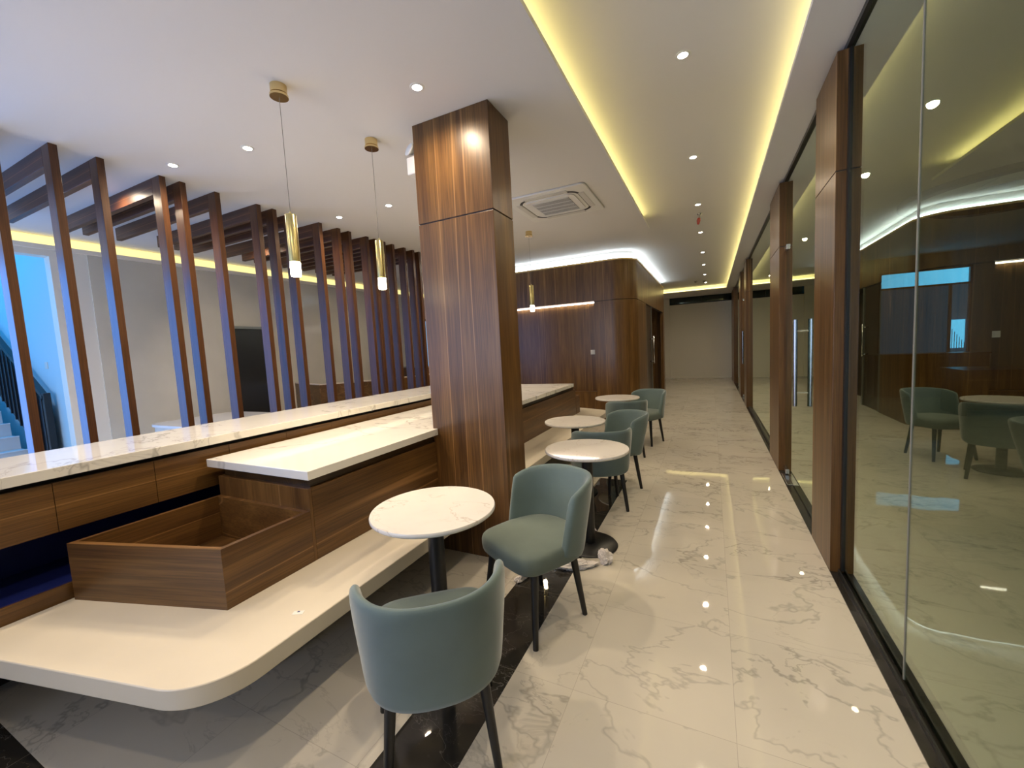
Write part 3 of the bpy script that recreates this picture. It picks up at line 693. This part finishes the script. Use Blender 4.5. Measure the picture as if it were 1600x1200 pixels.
# ------------------------------------------------------------ stair
stair = thing('staircase', 'pale staircase climbing away in the blue daylit stairwell', 'staircase')
bm = bm_new()
for n in range(1, 15):
    xa = -7.38 - .28 * n; add_box(bm, xa - .285, xa, -1.0, 2.0, .165 * (n - 1) if n > 1 else 0, .165 * n)
obj('steps', bm, plain('pale_stair_stone', (.62, .66, .68), .4), stair)
bm = bm_new()
for n in range(1, 15):
    xa = -7.38 - .28 * n; add_box(bm, xa - .02, xa + .015, -1.0, 2.0, .165 * n, .165 * n + .012)
obj('nosings', bm, plain('white_nosing', (.8, .82, .84), .35), stair)
rail = thing('stair_railing', 'dark metal stair railing with square newel rising up the stair', 'railing', (0, 0, 0))
box('newel', -7.64, -7.57, 2.03, 2.095, 0, 1.25, BLACK, rail, bevel=.004)
def sl(xa, xb, za, zb, h, yy0, yy1, name, mat):
    bm = bm_new(); vs = []
    for x, z in ((xa, za), (xb, zb)):
        for y in (yy0, yy1):
            for dz in (0, h): vs.append(bm.verts.new((x, y, z + dz)))
    for f in ((0, 1, 3, 2), (4, 6, 7, 5), (0, 4, 5, 1), (2, 3, 7, 6), (0, 2, 6, 4), (1, 5, 7, 3)): bm.faces.new([vs[i] for i in f])
    return obj(name, bm, mat, rail)
sl(-7.6, -10.6, 1.15, 2.95, .06, 2.03, 2.09, 'handrail', BLACK)
sl(-7.6, -10.6, .22, 2.02, .82, 2.055, 2.065, 'balustrade_panel', plain('dark_infill', (.01, .018, .03), .3))
bm = bm_new()
for k in range(20):
    x = -7.72 - .14 * k; z = .22 + .6 * (-7.6 - x); add_box(bm, x - .012, x + .012, 2.04, 2.054, z, z + .95)
o = obj('balusters', bm, BLACK, rail)
sw = thing('stair_switch', 'small white switch plate on the blue stairwell wall', 'switch', (-7.75, 2.15, 1.60)); box('plate', -.04, .04, -.01, 0, -.045, .045, WHITE, sw, bevel=.004)

# ------------------------------------------------------------ reception desk, white counter behind the posts
rd = thing('reception_desk', 'low walnut reception desk enclosure behind the posts', 'desk', (0, 0, 0))
bm = bm_new()
path = [(-5.0, 4.28), (-6.4, 5.35), (-6.7, 6.0), (-6.7, 8.0)]
path = [(-6.75, 4.9), (-5.62, 4.50), (-4.9, 5.35), (-4.9, 7.9), (-6.75, 7.9)]
def walls(bm, path, z0, z1, th=.04):
    for a, b in zip(path, path[1:]):
        a = Vector(a); b = Vector(b); d = (b - a).normalized(); nn = Vector((-d.y, d.x)) * th
        add_prism(bm, [tuple(a), tuple(b), tuple(b + nn), tuple(a + nn)], z0, z1)
walls(bm, path, 0, 1.08); obj('panels', bm, WX, rd)
bm = bm_new(); walls(bm, path, 1.08, 1.10, .06); obj('cap', bm, plain('pale_cap', (.55, .45, .33), .4), rd)
box('inner_worktop', -6.7, -4.98, 7.0, 7.8, 1.0, 1.2, wood('dark_desk', 0, .4), rd)
wc = thing('white_counter', 'white rounded low counter by the stone wall behind the posts', 'counter', (-5.9, 3.15, 0))
bm = bm_new(); add_prism(bm, arc(.25, -.3, .2, -90, 0, 8) + arc(.15, .25, .3, 0, 90, 10) + arc(-.5, .35, .2, 90, 180, 6) + arc(-.5, -.3, .2, 180, 270, 6), 0, .74)
autosmooth(obj('body', bm, plain('cream_laminate', (.72, .68, .60), .35), wc), 30)
bm = bm_new(); add_prism(bm, arc(.27, -.32, .2, -90, 0, 8) + arc(.17, .27, .3, 0, 90, 10) + arc(-.52, .37, .2, 90, 180, 6) + arc(-.52, -.32, .2, 180, 270, 6), .74, .77)
autosmooth(obj('top', bm, plain('gloss_white', (.80, .80, .80), .12), wc), 30)

# ------------------------------------------------------------ dim room behind the glass
wn = bpy.data.objects.new('window_4', None); COL.objects.link(wn); wn['kind'] = 'structure'
box('pane', 3.54, 5.01, 12.44, 12.45, .0, 2.38, EBLUE2, wn)
box('pane', 3.54, 5.01, 12.44, 12.45, 2.42, 2.73, EBLUE3, wn)
box('pane', 4.76, 4.98, 12.425, 12.435, 1.0, 1.62, EBLUE3, wn)
boxes('window_frame', [(3.5, 3.54, 12.38, 12.46, 0, 2.77), (5.01, 5.05, 12.38, 12.46, 0, 2.77), (3.54, 5.01, 12.38, 12.46, 2.73, 2.77), (3.54, 5.01, 12.38, 12.46, 2.38, 2.42), (4.70, 4.74, 12.38, 12.46, 0, 2.38)] + [(4.77 + .04 * k, 4.778 + .04 * k, 12.41, 12.42, 1.0, 1.42 - .06 * k) for k in range(6)], BLACK, wn)
def ringlamp(label, loc, r):
    RM = MATS.get('dark_ring_metal') or plain('dark_ring_metal', (.05, .05, .045), .5)
    t = thing('ring_chandelier', label, 'chandelier', loc, 0, 'unlit ring lamps in the dim room')
    for k, rr in enumerate((r, r * .68)):
        bm = bm_new(); N = 64
        A = [[bm.verts.new(((rr + dx) * cos(2 * pi * i / N), (rr + dx) * sin(2 * pi * i / N), dz)) for i in range(N)] for dx, dz in ((-.06, -.03), (.06, -.03), (.06, .03), (-.06, .03))]
        for j in range(4):
            a, b = A[j], A[(j + 1) % 4]
            for i in range(N): bm.faces.new((a[i], a[(i + 1) % N], b[(i + 1) % N], b[i]))
        o = autosmooth(obj('ring', bm, RM, t)); o.location = (0, 0, -.18 - .1 * k)
    bm = bm_new()
    for a in (0, 2.1, 4.2): add_tube(bm, (r * cos(a), r * sin(a), -.18), (0, 0, 0), .002, n=6)
    obj('wires', bm, GREYP, t)
ringlamp('large double ring chandelier, unlit, in the dim room behind the glass', (2.9, 6.4, CZ), .85)

for x, y, lab in ((3.7, 4.2, 'added unseen downlight in the room behind the glass, nearer one'), (5.0, 6.6, 'added unseen downlight in the room behind the glass, farther one')):
    dup(d0, (x, y, CZ), label=lab, group='added downlights of the room behind the glass')  # out-of-view lamps added to lift floor and ceiling of this room
# office desk and cabinet in the dim room
dk = thing('office_desk', 'dark wooden desk in the dim room behind the glass', 'desk', (4.6, 9.6, 0))
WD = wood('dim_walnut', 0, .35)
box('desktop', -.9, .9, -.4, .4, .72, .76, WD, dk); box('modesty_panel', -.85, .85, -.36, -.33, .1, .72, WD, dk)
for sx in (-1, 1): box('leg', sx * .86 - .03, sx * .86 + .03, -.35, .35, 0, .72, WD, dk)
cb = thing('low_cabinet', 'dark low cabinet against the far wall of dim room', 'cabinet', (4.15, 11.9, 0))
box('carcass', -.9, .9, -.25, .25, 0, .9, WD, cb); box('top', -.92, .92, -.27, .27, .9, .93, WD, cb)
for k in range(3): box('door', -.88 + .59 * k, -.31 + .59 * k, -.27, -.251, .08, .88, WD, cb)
